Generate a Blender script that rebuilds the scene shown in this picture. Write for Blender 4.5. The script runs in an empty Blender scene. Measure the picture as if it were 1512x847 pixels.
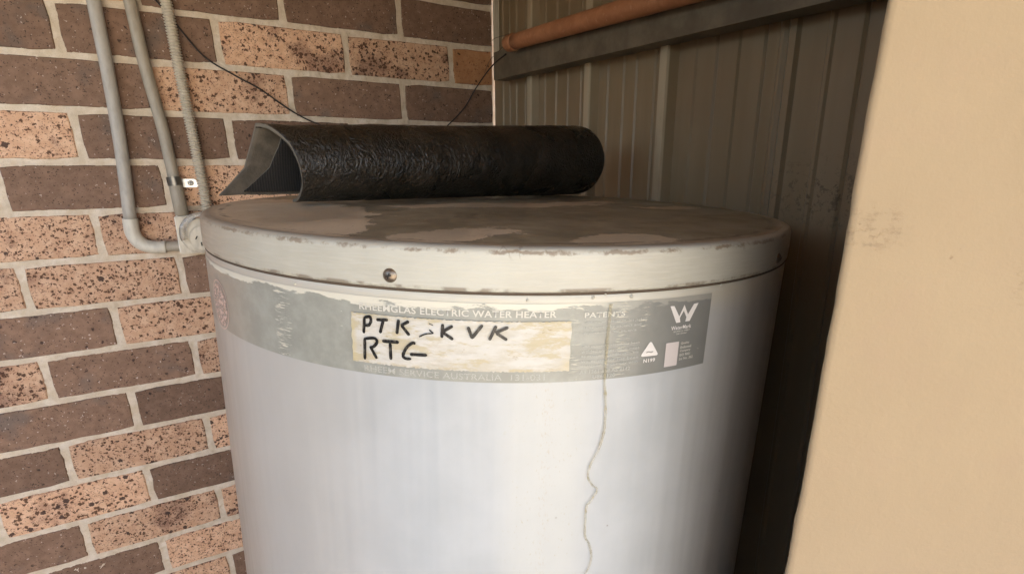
import bpy, bmesh, math, random
import numpy as np
from mathutils import Vector, Matrix, noise as mnoise
random.seed(7)
S = bpy.context.scene
COL = S.collection
PI = math.pi

# ---------------------------------------------------------------- camera
cd = bpy.data.cameras.new("camera"); cam = bpy.data.objects.new("camera", cd); COL.objects.link(cam)
F, YAW, PITCH, ROLL = 713.14, 0.480893, 0.239096, -0.004651
f_ = Vector((math.sin(YAW)*math.cos(PITCH), math.cos(YAW)*math.cos(PITCH), -math.sin(PITCH)))
r_ = Vector((math.cos(YAW), -math.sin(YAW), 0)); u_ = r_.cross(f_)
R2 = r_*math.cos(ROLL)+u_*math.sin(ROLL); U2 = -r_*math.sin(ROLL)+u_*math.cos(ROLL)
cam.matrix_world = Matrix(((R2.x, U2.x, -f_.x, 0.03126), (R2.y, U2.y, -f_.y, -1.16783), (R2.z, U2.z, -f_.z, -0.28556), (0, 0, 0, 1)))
cd.sensor_width = 36; cd.lens = 36*F/1512; cd.clip_start = 0.01; cd.clip_end = 500
S.camera = cam
S.render.resolution_x, S.render.resolution_y = 1024, 573

# ---------------------------------------------------------------- light
SUN_EL, SUN_AZ = 56, -25          # high sun standing behind the house: the nook itself lies in open shade
W = bpy.data.worlds.new("World"); S.world = W; W.use_nodes = True
nt = W.node_tree; bg = nt.nodes["Background"]
sky = nt.nodes.new("ShaderNodeTexSky"); sky.sky_type = 'NISHITA'; sky.sun_disc = False
sky.sun_elevation = math.radians(SUN_EL); sky.sun_rotation = math.radians(SUN_AZ)
sky.dust_density = 2.0; sky.ozone_density = 0.5; sky.air_density = 1.0
nt.links.new(sky.outputs[0], bg.inputs[0]); bg.inputs[1].default_value = 0.12
ld = bpy.data.lights.new("sun", 'SUN'); ld.energy = 4.5; ld.angle = math.radians(0.53); ld.color = (1, 0.92, 0.79)
sun = bpy.data.objects.new("sun", ld); COL.objects.link(sun)
sd = Vector((math.sin(math.radians(SUN_AZ))*math.cos(math.radians(SUN_EL)), math.cos(math.radians(SUN_AZ))*math.cos(math.radians(SUN_EL)), math.sin(math.radians(SUN_EL))))
sun.rotation_euler = sd.to_track_quat('Z', 'Y').to_euler(); sun.location = (0, 0, 8)
S.view_settings.view_transform = 'Standard'; S.view_settings.look = 'None'
S.view_settings.exposure = 2.85; S.view_settings.gamma = 1
S.cycles.use_denoising = True
S.cycles.max_bounces = 10; S.cycles.diffuse_bounces = 6

# ---------------------------------------------------------------- node helper
class M:
    def __init__(s, name, rough=0.6, metal=0.0, spec=0.5, coat=0.0):
        s.m = bpy.data.materials.new(name); s.m.use_nodes = True; s.t = s.m.node_tree
        s.b = s.t.nodes["Principled BSDF"]; s.out = s.t.nodes["Material Output"]
        s.set(s.b, 'Roughness', rough); s.set(s.b, 'Metallic', metal); s.set(s.b, 'Specular IOR Level', spec)
        s.set(s.b, 'Coat Weight', coat)
    def set(s, n, k, v):
        i = n.inputs[k]
        if isinstance(v, bpy.types.NodeSocket): s.t.links.new(v, i)
        elif isinstance(v, (tuple, list)) and i.type == 'RGBA' and len(v) == 3: i.default_value = (*v, 1)
        else: i.default_value = v
    def n(s, typ, ins=None, **kw):
        n = s.t.nodes.new(typ)
        for k, v in kw.items(): setattr(n, k, v)
        for k, v in (ins or {}).items(): s.set(n, k, v)
        return n
    def obj(s): return s.n('ShaderNodeTexCoord').outputs['Object']
    def uv(s): return s.n('ShaderNodeTexCoord').outputs['UV']
    def rnd(s): return s.n('ShaderNodeObjectInfo').outputs['Random']
    def vm(s, op, a, b):
        n = s.n('ShaderNodeVectorMath', operation=op); s.set(n, 0, a); s.set(n, 1, b); return n.outputs[0]
    def math(s, op, a, b=0.0, clamp=False):
        n = s.n('ShaderNodeMath', operation=op, use_clamp=clamp); s.set(n, 0, a); s.set(n, 1, b); return n.outputs[0]
    def noise(s, vec, scale, detail=4, rough=0.55, dist=0.0):
        return s.n('ShaderNodeTexNoise', {'Vector': vec, 'Scale': scale, 'Detail': detail, 'Roughness': rough, 'Distortion': dist}).outputs['Fac']
    def vor(s, vec, scale, feat='F1', rand=1.0):
        return s.n('ShaderNodeTexVoronoi', {'Vector': vec, 'Scale': scale, 'Randomness': rand}, feature=feat)
    def ramp(s, x, a, b, lo=0.0, hi=1.0):     # smooth map of x from [a,b] to [lo,hi]
        return s.n('ShaderNodeMapRange', {'Value': x, 'From Min': a, 'From Max': b, 'To Min': lo, 'To Max': hi}, interpolation_type='SMOOTHSTEP').outputs[0]
    def mix(s, fac, a, b, mode='MIX'):
        n = s.n('ShaderNodeMix', data_type='RGBA', blend_type=mode); s.set(n, 0, fac); s.set(n, 6, a); s.set(n, 7, b); return n.outputs[2]
    def sep(s, v): return s.n('ShaderNodeSeparateXYZ', {0: v}).outputs
    def comb(s, x, y, z): return s.n('ShaderNodeCombineXYZ', {0: x, 1: y, 2: z}).outputs[0]
    def bump(s, h, dist=0.001, strength=1.0, prev=None):
        ins = {'Height': h, 'Distance': dist, 'Strength': strength}
        if prev is not None: ins['Normal'] = prev
        return s.n('ShaderNodeBump', ins).outputs[0]
    def done(s, color=None, rough=None, normal=None):
        if color is not None: s.set(s.b, 'Base Color', color)
        if rough is not None: s.set(s.b, 'Roughness', rough)
        if normal is not None: s.set(s.b, 'Normal', normal)
        return s.m
    def alpha(s, a):
        s.set(s.b, 'Alpha', a); return s.m
    def window(s, x, a, b, soft):             # 1 between a and b
        return s.math('MULTIPLY', s.ramp(x, a-soft, a+soft), s.ramp(x, b-soft, b+soft, 1, 0))

# ---------------------------------------------------------------- materials
def brick_mat(name, kind):
    m = M(name, 0.8, spec=0.3)
    o = m.vm('ADD', m.obj(), m.vm('MULTIPLY', m.comb(m.rnd(), m.rnd(), m.rnd()), (37.0, 3.1, 19.0)))
    warp = m.n('ShaderNodeTexNoise', {'Vector': o, 'Scale': 300.0, 'Detail': 2.0}).outputs['Color']
    p = m.vm('ADD', o, m.vm('MULTIPLY', m.vm('SUBTRACT', warp, (0.5, 0.5, 0.5)), (0.008, 0.008, 0.008)))
    blotch = m.noise(o, 12, 3, 0.55)
    fine = m.noise(o, 900, 3, 0.6); mid = m.noise(o, 60, 4, 0.6)
    v1 = m.vor(p, 185); v2 = m.vor(p, 400); v3 = m.vor(p, 80)
    def spots(v, prob, rad, prob_add=None):   # keeps a share of the cells and draws a dot in each
        sc = m.sep(v.outputs['Color'])
        pr = prob if prob_add is None else m.math('ADD', prob_add, prob)
        keep = m.math('LESS_THAN', sc[0], pr)
        size = m.math('MULTIPLY', m.math('ADD', sc[1], 0.35), rad)
        d = m.math('SUBTRACT', size, v.outputs['Distance'])
        return m.math('MULTIPLY', keep, m.ramp(d, -0.03, 0.06))
    if kind == 'dark':
        base = m.mix(m.ramp(mid, .35, .7), (0.185, 0.110, 0.070), (0.250, 0.152, 0.100))
        base = m.mix(m.ramp(blotch, .55, .72, 0, .7), base, (0.125, 0.105, 0.090))
        base = m.mix(m.ramp(fine, .4, .75, 0, .35), base, (0.30, 0.20, 0.15))
        base = m.mix(m.math('MULTIPLY', spots(v2, .22, .42), 0.75), base, (0.03, 0.02, 0.016))
        base = m.mix(m.math('MULTIPLY', spots(v3, .25, .2), 0.8), base, (0.03, 0.018, 0.014))
        p2 = m.vm('ADD', p, (3.1, 2.2, 1.7)); v4 = m.vor(p2, 300)
        base = m.mix(m.math('MULTIPLY', spots(v4, .07, .34), 0.8), base, (0.55, 0.45, 0.38))
    else:
        ca, cb = ((0.60, 0.36, 0.22), (0.72, 0.475, 0.31)) if kind != 'orange' else ((0.42, 0.20, 0.085), (0.50, 0.26, 0.12))
        base = m.mix(m.ramp(mid, .35, .68), ca, cb)
        base = m.mix(m.ramp(fine, .45, .75, 0, .4), base, (0.60, 0.42, 0.30))
        lo = {'tan': .57, 'flash': .50, 'orange': .7}[kind]
        bl = m.ramp(blotch, lo, lo+.14)
        base = m.mix(m.math('MULTIPLY', bl, .55), base, (0.17, 0.085, 0.065))
        k = 1 if kind != 'orange' else .25
        base = m.mix(m.math('MULTIPLY', spots(v2, .42*k, .46, m.math('MULTIPLY', bl, .3)), .8), base, (0.16, 0.07, 0.045))
        base = m.mix(m.math('MULTIPLY', spots(v1, .36*k, .52, m.math('MULTIPLY', bl, .45)), .93), base, (0.085, 0.038, 0.020))
        base = m.mix(m.math('MULTIPLY', spots(v3, .13*k, .36, m.math('MULTIPLY', bl, .5)), .95), base, (0.060, 0.034, 0.026))
    tone = m.math('ADD', m.math('MULTIPLY', m.rnd(), .34), .80)
    base = m.mix(1.0, base, m.comb(tone, tone, tone), 'MULTIPLY')
    h = m.math('ADD', m.math('MULTIPLY', fine, .5), m.math('MULTIPLY', mid, 1.0))
    return m.done(base, None, m.bump(h, .0012, .7))
B_DARK, B_TAN, B_FLASH, B_ORANGE = brick_mat('dark_brick', 'dark'), brick_mat('speckled_brick', 'tan'), brick_mat('flashed_brick', 'flash'), brick_mat('orange_brick', 'orange')

m = M('mortar', .95, spec=.2); o = m.obj()
c = m.mix(m.ramp(m.noise(o, 40, 5), .35, .7), (0.60, 0.50, 0.37), (0.72, 0.63, 0.51))
c = m.mix(m.ramp(m.noise(o, 700, 3, .7), .5, .75, 0, .5), c, (0.30, 0.24, 0.18))
c = m.mix(m.ramp(m.noise(o, 6, 3), .6, .75, 0, .5), c, (0.56, 0.43, 0.29))
MORTAR = m.done(c, None, m.bump(m.noise(o, 500, 4, .7), .0012, .8))

def paint_mat(name, c1, c2, rough, speck=.0, uvscale=1.0, coat=0.0):
    m = M(name, rough, coat=coat); o = m.obj()
    n1 = m.noise(o, 14, 5); n2 = m.noise(m.vm('MULTIPLY', o, (1, 1, .15)), 120, 4)
    c = m.mix(m.ramp(n1, .35, .7), c1, c2)
    v = m.vor(o, 55); sc = m.sep(v.outputs['Color'])
    dot = m.math('MULTIPLY', m.math('LESS_THAN', sc[0], speck), m.ramp(v.outputs['Distance'], .03, .07, 1, 0))
    c = m.mix(m.math('MULTIPLY', dot, .8), c, (0.12, 0.07, 0.04))
    return m, c, o, n1, n2

# tank jacket: off-white enamel, with a rusty scratch line down the front
m, c, o, n1, n2 = paint_mat('enamel_jacket', (0.395, 0.408, 0.400), (0.445, 0.458, 0.450), .32, .10, coat=.0)
uv = m.sep(m.uv()); s_, z_ = uv[0], uv[1]
uvv = m.uv()
line = m.window(m.math('ADD', s_, m.math('MULTIPLY', m.noise(m.vm('MULTIPLY', uvv, (1, 1, 1)), 30, 3), .008)), -.0995, -.0935, .003)
pits = m.ramp(m.noise(m.vm('MULTIPLY', uvv, (2.2, .8, 1)), 330, 4, .7), .55, .64)
c = m.mix(m.math('MULTIPLY', m.math('MULTIPLY', line, pits), .85), c, (0.36, 0.27, 0.17))
highlight = m.window(s_, -.125, -.075, .012)
c = m.mix(m.math('MULTIPLY', highlight, .5), c, (0.52, 0.515, 0.46))  # soft vertical highlight painted into the enamel colour
pits2 = m.ramp(m.noise(m.vm('MULTIPLY', uvv, (1, .5, 1)), 480, 3, .7), .62, .69)
c = m.mix(m.math('MULTIPLY', m.math('MULTIPLY', highlight, pits2), .7), c, (0.42, 0.38, 0.28))
# grime ring under the lid
g = m.math('MULTIPLY', m.ramp(z_, -.366, -.352), m.ramp(m.noise(m.vm('MULTIPLY', uvv, (.25, 2, 1)), 140, 5, .65), .42, .66))
c = m.mix(m.math('MULTIPLY', g, .7), c, (0.42, 0.34, 0.22))
cream = m.ramp(z_, -.375, -.358)
c = m.mix(m.math('MULTIPLY', cream, .75), c, (0.54, 0.50, 0.39))
c = m.mix(m.math('MULTIPLY', m.ramp(s_, -.05, .10), .6), c, (0.42, 0.355, 0.26))  # right side tinted warm in the colour, offsetting its bluish reflection
c = m.mix(m.ramp(s_, -.29, -.41, 0, .9), c, (0.30, 0.225, 0.15))  # far left darkened brown in the colour, for the dim light and brick reflection
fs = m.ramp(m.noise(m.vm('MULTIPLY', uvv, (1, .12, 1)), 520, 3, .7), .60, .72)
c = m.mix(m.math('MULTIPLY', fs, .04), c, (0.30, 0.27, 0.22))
c = m.mix(m.ramp(s_, -.17, -.27, 0, .6), c, (0.44, 0.40, 0.34))  # warm light on the left side baked into the colour
sp_ = m.vor(uvv, 38); scc = m.sep(sp_.outputs['Color'])
c = m.mix(m.math('MULTIPLY', m.math('LESS_THAN', scc[0], .16), m.ramp(sp_.outputs['Distance'], .02, .05, .75, 0)), c, (0.16, 0.11, 0.07))
bands = m.noise(m.vm('MULTIPLY', uvv, (1, .04, 1)), 26, 3, .5)
h = m.math('ADD', m.math('MULTIPLY', n1, .5), m.math('MULTIPLY', n2, .15))
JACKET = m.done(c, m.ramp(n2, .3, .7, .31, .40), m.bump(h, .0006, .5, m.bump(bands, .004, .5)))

# lid side: brushed-on cream paint
m, c, o, n1, n2 = paint_mat('lid_cream_paint', (0.43, 0.405, 0.325), (0.495, 0.475, 0.39), .4, .10)
uvv = m.uv(); uv = m.sep(uvv); s_, z_ = uv[0], uv[1]
br = m.noise(m.vm('MULTIPLY', uvv, (.12, 1.6, 1)), 330, 4, .6)
c = m.mix(m.ramp(br, .45, .7, 0, .5), c, (0.52, 0.50, 0.42))
c = m.mix(m.ramp(br, .30, .15, 0, .5), c, (0.45, 0.38, 0.26))
zed = m.math('ADD', z_, m.math('MULTIPLY', m.math('SUBTRACT', m.noise(m.vm('MULTIPLY', uvv, (1, 1, 1)), 150, 6, .7), .5), .006))
edge = m.math('MULTIPLY', m.window(zed, -.3292, -.3272, .0005), m.ramp(m.noise(uvv, 45, 5, .7), .44, .56))
c = m.mix(m.math('MULTIPLY', edge, .8), c, (0.20, 0.145, 0.09))
crack = m.math('MULTIPLY', m.math('MULTIPLY', m.ramp(z_, -.334, -.328), m.ramp(m.noise(uvv, 22, 3), .55, .62)), m.ramp(m.vor(m.vm('ADD', uvv, m.vm('MULTIPLY', m.comb(m.noise(uvv, 200), m.noise(uvv, 170), 0.0), (.006, .006, 0))), 55, 'DISTANCE_TO_EDGE').outputs['Distance'], .008, .025, 1, 0))
c = m.mix(m.math('MULTIPLY', crack, .45), c, (0.22, 0.16, 0.10))
low = m.math('MULTIPLY', m.ramp(z_, -.3482, -.3495), m.ramp(m.noise(uvv, 70, 4), .45, .6))
c = m.mix(m.math('MULTIPLY', low, .7), c, (0.16, 0.12, 0.08))
c = m.mix(m.ramp(s_, -.27, -.42, 0, .75), c, (0.33, 0.255, 0.175))  # same painted-in brown dimming of the left side as on the jacket
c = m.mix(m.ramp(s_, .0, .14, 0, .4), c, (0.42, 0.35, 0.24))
LIDPAINT = m.done(c, m.ramp(br, .3, .7, .35, .55), m.bump(m.math('ADD', br, m.math('MULTIPLY', n1, .5)), .0006, .7))

# lid top: grey-brown weathered paint, peeled in beige patches (tank-local coordinates)
def lid_top_material(patches):
    m = M('lid_top_weathered', .5); o = m.obj()
    wob = m.n('ShaderNodeTexNoise', {'Vector': o, 'Scale': 28.0, 'Detail': 6.0, 'Roughness': .65}).outputs['Color']
    wob2 = m.n('ShaderNodeTexNoise', {'Vector': o, 'Scale': 120.0, 'Detail': 6.0, 'Roughness': .75}).outputs['Color']
    p = m.vm('ADD', m.vm('ADD', o, m.vm('MULTIPLY', m.vm('SUBTRACT', wob, (.5, .5, .5)), (.07, .07, .0))), m.vm('MULTIPLY', m.vm('SUBTRACT', wob2, (.5, .5, .5)), (.03, .03, .0)))
    mask = None
    for (cx, cy, rx, ry, ang) in patches:
        mp = m.n('ShaderNodeMapping', {'Vector': m.vm('SUBTRACT', p, (cx, cy, 0)), 'Rotation': (0, 0, -ang), 'Scale': (1/rx, 1/ry, 0)}).outputs[0]
        ln = m.n('ShaderNodeVectorMath', {0: mp}, operation='LENGTH').outputs['Value']
        k = m.ramp(ln, .985, 1.015, 1, 0)
        mask = k if mask is None else m.math('MAXIMUM', mask, k)
    mm = m.ramp(m.noise(m.vm('MULTIPLY', o, (1, 1, 0)), 60, 7, .72), .60, .64)
    band = m.window(m.sep(o)[1], -.14, -.03, .02)
    mask2 = m.math('MAXIMUM', mask, m.math('MULTIPLY', m.math('MULTIPLY', mm, band), .8))
    n1 = m.noise(o, 9, 5); n2 = m.noise(o, 260, 4, .7); n3 = m.noise(o, 40, 5, .65)
    dark = m.mix(m.ramp(n3, .35, .7), (0.24, 0.205, 0.13), (0.36, 0.315, 0.21))
    dark = m.mix(m.ramp(n2, .5, .75, 0, .5), dark, (0.32, 0.26, 0.18))
    lite = m.mix(m.ramp(n1, .35, .7), (0.57, 0.475, 0.33), (0.66, 0.565, 0.405))
    lite = m.mix(m.ramp(n2, .55, .75, 0, .5), lite, (0.26, 0.18, 0.12))
    c = m.mix(mask2, dark, lite)
    rim = m.math('MULTIPLY', m.ramp(mask, .05, .35), m.ramp(mask, .65, .95, 1, 0))
    c = m.mix(m.math('MULTIPLY', rim, .8), c, (0.07, 0.05, 0.035))
    r = m.n('ShaderNodeVectorMath', {0: m.vm('MULTIPLY', o, (1, 1, 0))}, operation='LENGTH').outputs['Value']
    rr = m.math('ADD', r, m.math('MULTIPLY', m.noise(o, 50, 5), .008))
    c = m.mix(m.math('MULTIPLY', m.ramp(rr, .2765, .281), .75), c, (0.42, 0.34, 0.24))
    c = m.mix(m.math('MULTIPLY', m.window(rr, .2725, .2765, .001), m.ramp(n3, .45, .6, 0, .7)), c, (0.09, 0.065, 0.045))
    rough = m.ramp(m.noise(o, 12, 3), .4, .6, .28, .55)
    return m.done(c, rough, m.bump(m.math('ADD', m.math('MULTIPLY', mask2, .6), m.math('MULTIPLY', n2, .5)), .0009, .7))

# grey decal band round the jacket
m = M('grey_decal', .42); uvv = m.uv(); uv = m.sep(uvv); s_, z_ = uv[0], uv[1]
n1 = m.noise(uvv, 60, 5, .6)
c = m.mix(m.ramp(n1, .35, .7), (0.268, 0.266, 0.222), (0.338, 0.335, 0.285))
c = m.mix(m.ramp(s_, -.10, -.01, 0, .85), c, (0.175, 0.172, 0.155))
c = m.mix(m.math('MULTIPLY', m.ramp(s_, -.29, -.36), .55), c, (0.33, 0.255, 0.19))  # left end dimmed brown in the colour, following the jacket's painted shading
zz = m.math('ADD', z_, m.math('MULTIPLY', m.math('SUBTRACT', m.noise(m.vm('MULTIPLY', uvv, (.35, 1, 1)), 90, 6, .65), .5), .018))
over = m.ramp(zz, -.3612, -.3602)
over = m.math('MULTIPLY', over, m.ramp(s_, -.06, -.085, .25, 1))
scr = m.ramp(m.noise(m.vm('MULTIPLY', uvv, (.22, 2.4, 1)), 300, 5, .7), .54, .60)
swob = m.math('ADD', s_, m.math('MULTIPLY', m.math('SUBTRACT', m.noise(m.vm('MULTIPLY', uvv, (.1, 1, 1)), 420, 3, .6), .5), .012))
w1 = m.window(swob, -.2815, -.269, .0015); w2 = m.math('MULTIPLY', m.window(swob, -.062, -.052, .0018), .8)
w3 = m.math('MULTIPLY', m.window(swob, -.0885, -.083, .0015), .7); w4 = m.math('MULTIPLY', m.window(m.math('MULTIPLY', swob, 1.0), -.044, -.039, .001), m.ramp(z_, -.378, -.372))
win = m.math('MAXIMUM', m.math('MAXIMUM', w1, w2), m.math('MAXIMUM', w3, w4))
mask = m.math('MAXIMUM', over, m.math('MULTIPLY', scr, win))
stray = m.ramp(m.noise(m.vm('MULTIPLY', m.vm('ADD', uvv, (3, 1, 0)), (.3, 1.5, 1)), 260, 4, .7), .705, .73)
mask = m.math('MAXIMUM', mask, stray)
c = m.mix(m.math('MULTIPLY', mask, .92), c, (0.64, 0.60, 0.48))
DECAL = m.done(c, m.ramp(mask, 0, 1, .36, .55), m.bump(mask, .0003, .5))

def print_mat(name, col, worn=.5, scale=350):
    m = M(name, .5); uvv = m.uv()
    n = m.noise(m.vm('MULTIPLY', uvv, (.7, 1.4, 1)), scale, 4, .65)
    m.done(col); return m.alpha(m.ramp(n, worn-.07, worn+.07))
INK_WHITE = print_mat('white_print', (0.60, 0.57, 0.48), .40)
INK_WORN = print_mat('worn_white_print', (0.55, 0.54, 0.47), .49)
INK_FAINT = print_mat('faint_print', (0.46, 0.455, 0.40), .45)
INK_CLEAN = M('clean_white_print', .5).done((0.70, 0.66, 0.60))
INK_PINK = print_mat('faded_pink_print', (0.66, 0.48, 0.40), .30)
INK_PINK2 = print_mat('blotchy_pink_print', (0.58, 0.42, 0.34), .48, 260)
INK_PATCH = M('pale_print', .5).done((0.56, 0.50, 0.46))
m = M('marker_ink', .35); uvv = m.uv()
INK_BLACK = m.done(m.mix(m.ramp(m.noise(m.vm('MULTIPLY', uvv, (1, .35, 1)), 900, 3, .6), .50, .75, 0, .8), (0.012, 0.011, 0.010), (0.16, 0.145, 0.11)))

m = M('yellowed_tape', .55); uvv = m.uv(); n1 = m.noise(m.vm('MULTIPLY', uvv, (.45, 1.5, 1)), 90, 6, .65); n2 = m.noise(uvv, 40, 4)
us = m.sep(uvv)
c = m.mix(m.ramp(n1, .30, .62), (0.47, 0.43, 0.34), (0.56, 0.535, 0.47))
c = m.mix(m.math('MULTIPLY', m.ramp(m.noise(m.vm('MULTIPLY', m.vm('ADD', uvv, (5, 5, 0)), (.4, 1.3, 1)), 60, 6, .7), .50, .58), .8), c, (0.45, 0.38, 0.23))
c = m.mix(m.math('MULTIPLY', m.ramp(m.noise(m.vm('MULTIPLY', m.vm('ADD', uvv, (2, 7, 0)), (.5, 1.3, 1)), 110, 6, .75), .62, .67), .8), c, (0.34, 0.26, 0.14))
ed = m.math('MAXIMUM', m.ramp(us[0], -.2155, -.2195), m.ramp(us[0], -.097, -.0905))
c = m.mix(m.math('MULTIPLY', m.math('MULTIPLY', ed, m.ramp(n2, .35, .6)), .6), c, (0.52, 0.42, 0.20))
ed2 = m.math('MAXIMUM', m.ramp(us[1], -.3705, -.3685), m.ramp(us[1], -.3965, -.3985))
c = m.mix(m.math('MULTIPLY', m.math('MULTIPLY', ed2, m.ramp(m.noise(uvv, 160, 5), .4, .6)), .5), c, (0.42, 0.33, 0.17))
TAPE = m.done(c, None, m.bump(n1, .001, .9))

m = M('ochre_stain', .45); n1 = m.noise(m.vm('MULTIPLY', m.uv(), (2, .5, 1)), 260, 5, .7)
STAIN = m.done(m.mix(m.ramp(n1, .4, .62), (0.58, 0.54, 0.42), (0.33, 0.285, 0.13)))
STAIN.node_tree.nodes["Principled BSDF"].inputs['Alpha'].default_value = 1
m2 = M('x'); bpy.data.materials.remove(m2.m)
m = M('stain_soft', .45); n1 = m.noise(m.vm('MULTIPLY', m.uv(), (2, .6, 1)), 300, 5, .7); m.done((0.34, 0.29, 0.15)); STAIN = m.alpha(m.ramp(n1, .38, .68, .28, .62))

m = M('steel_screw', .4, .9); SCREW = m.done(m.mix(m.noise(m.obj(), 900, 3), (0.14, 0.10, 0.07), (0.34, 0.29, 0.22)))
m = M('seam_grime', .9); GRIME = m.done((0.085, 0.06, 0.038))

m = M('rubber', .42, spec=.45); o = m.obj()
ang = m.noise(m.vm('MULTIPLY', o, (1.2, 1, .7)), 240, 4, .6, .8)
wr = m.ramp(m.noise(m.vm('MULTIPLY', o, (1.0, 1, .8)), 150, 3, .5, 1.5), .3, .7)
area = m.ramp(m.noise(o, 13, 3), .38, .60)
dust = m.ramp(m.noise(o, 420, 4, .75), .60, .70)
c = m.mix(m.ramp(m.noise(o, 25, 4), .4, .7), (0.018, 0.014, 0.009), (0.040, 0.031, 0.021))
left = m.ramp(m.sep(o)[0], .16, .03)
c = m.mix(m.math('MULTIPLY', dust, m.math('ADD', m.math('MULTIPLY', left, .8), .25)), c, (0.20, 0.17, 0.125))
RUBBER = m.done(c, m.ramp(area, 0, 1, .42, .24), m.bump(m.math('ADD', m.math('MULTIPLY', wr, 1.0), m.math('MULTIPLY', ang, .9)), .0020, .55))
m = M('rubber_dusty_grey', .75); o = m.obj()
c = m.mix(m.ramp(m.noise(o, 60, 5, .65), .35, .65), (0.060, 0.047, 0.031), (0.105, 0.084, 0.057))
c = m.mix(m.ramp(m.noise(m.vm('MULTIPLY', o, (1, 1, 2.5)), 55, 3, .6), .66, .70, 0, .9), c, (0.012, 0.01, 0.008))
RUBBER_GREY = m.done(c, None, m.bump(m.noise(o, 200, 5, .7), .0012, .8))
m = M('rubber_woven', .65); u = m.sep(m.uv())
wv = m.math('MULTIPLY', m.math('ABSOLUTE', m.math('SINE', m.math('MULTIPLY', u[0], 1300.0))), m.math('ABSOLUTE', m.math('SINE', m.math('MULTIPLY', u[1], 1300.0))))
RUBBER_WOVEN = m.done(m.mix(wv, (0.010, 0.008, 0.006), (0.05, 0.043, 0.033)), None, m.bump(wv, .001, .9))
RUBBER_EDGE = M('rubber_cut_edge', .7).done((0.15, 0.13, 0.095))

def plastic(name, col, rough=.4):
    m = M(name, rough); o = m.obj()
    n = m.noise(m.vm('MULTIPLY', o, (1, 1, .3)), 90, 5, .65)
    c = m.mix(m.ramp(n, .4, .7), col, tuple(x*.80 for x in col))
    v = m.vor(m.vm('MULTIPLY', o, (1, 1, .35)), 120); c = m.mix(m.math('MULTIPLY', m.math('LESS_THAN', m.sep(v.outputs['Color'])[0], .05), m.ramp(v.outputs['Distance'], .1, .2, .6, 0)), c, (0.05, 0.04, 0.035))
    return m.done(c, m.ramp(n, .3, .7, rough, rough+.2))
PVC = plastic('grey_conduit', (0.43, 0.40, 0.345)); PVC2 = plastic('warm_grey_conduit', (0.37, 0.325, 0.25)); ELBOW = plastic('pale_elbow', (0.62, 0.585, 0.49), .30)
CORR = plastic('corrugated_conduit', (0.56, 0.50, 0.39)); OUTLET = plastic('cream_outlet', (0.62, 0.56, 0.44), .35); WHITEBOX = plastic('white_outlet_side', (0.72, 0.69, 0.62), .35)
SLOT = M('slot_black', .6).done((0.01, 0.009, 0.008))
m = M('clear_hood', .12); m.set(m.b, 'Transmission Weight', .85); m.set(m.b, 'IOR', 1.45); HOOD = m.done((0.78, 0.76, 0.72))
GALV = M('galvanised_tab', .38, .75).done((0.72, 0.69, 0.62)); GALVD = M('dark_band', .3, .8).done((0.22, 0.20, 0.17))
CABLE = M('black_cable', .55).done((0.012, 0.009, 0.009)); TWIG = M('thin_wire', .6).done((0.09, 0.07, 0.045))

m = M('terracotta_pipe', .5); o = m.obj(); n = m.noise(o, 45, 5, .65)
c = m.mix(m.ramp(n, .35, .7), (0.36, 0.145, 0.060), (0.46, 0.205, 0.092))
c = m.mix(m.ramp(m.noise(o, 160, 5, .7), .56, .70, 0, .6), c, (0.52, 0.30, 0.17))
TERRA = m.done(c, None, m.bump(n, .0006, .5))
m = M('beam_dull_galv', .5, .25); o = m.obj(); n = m.noise(o, 22, 6, .65)
c = m.mix(m.ramp(n, .35, .7), (0.125, 0.103, 0.068), (0.20, 0.170, 0.115))
c = m.mix(m.ramp(m.noise(m.vm('MULTIPLY', o, (1, 2.5, 1)), 60, 6, .75), .66, .73, 0, .7), c, (0.34, 0.32, 0.27))
BEAM = m.done(c, None, m.bump(n, .0005, .5))
m = M('wall_sheet_paint', .40, spec=.5); o = m.obj(); xyz = m.sep(o)
st = m.noise(m.vm('MULTIPLY', o, (1, 1, .10)), 28, 4, .5)
c = m.mix(m.ramp(st, .35, .7), (0.245, 0.178, 0.095), (0.285, 0.212, 0.122))
c = m.mix(m.ramp(m.noise(o, 7, 4), .4, .7, 0, .5), c, (0.23, 0.155, 0.085))
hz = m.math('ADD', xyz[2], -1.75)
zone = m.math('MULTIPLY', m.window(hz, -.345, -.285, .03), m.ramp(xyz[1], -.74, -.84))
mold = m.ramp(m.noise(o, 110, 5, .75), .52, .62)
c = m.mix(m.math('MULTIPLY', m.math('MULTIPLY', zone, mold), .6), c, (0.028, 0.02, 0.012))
c = m.mix(m.math('MULTIPLY', m.ramp(hz, -.30, -.36), .2), c, (0.10, 0.085, 0.058))  # lower sheet darkened in the colour, deepening the shaded gap beside the tank
v = m.vor(o, 30); c = m.mix(m.math('MULTIPLY', m.math('LESS_THAN', m.sep(v.outputs['Color'])[0], .12), m.ramp(v.outputs['Distance'], .03, .06, .8, 0)), c, (0.04, 0.03, 0.02))
c = m.mix(m.math('MULTIPLY', m.ramp(xyz[0], -.0135, -.0155), m.ramp(m.noise(m.vm('MULTIPLY', o, (1, 1, .2)), 25, 4), .3, .5, .55, 1)), c, (0.46, 0.38, 0.25))  # rib crowns lightened in the colour to stand in for lit faces
SHEET = m.done(c, None, m.bump(st, .0005, .4))
m = M('cream_flashing', .45); c = m.mix(m.ramp(m.noise(m.vm('MULTIPLY', m.obj(), (1, 1, .1)), 90, 4), .4, .7), (0.62, 0.57, 0.44), (0.50, 0.45, 0.33)); FLASH = m.done(c)

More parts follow.
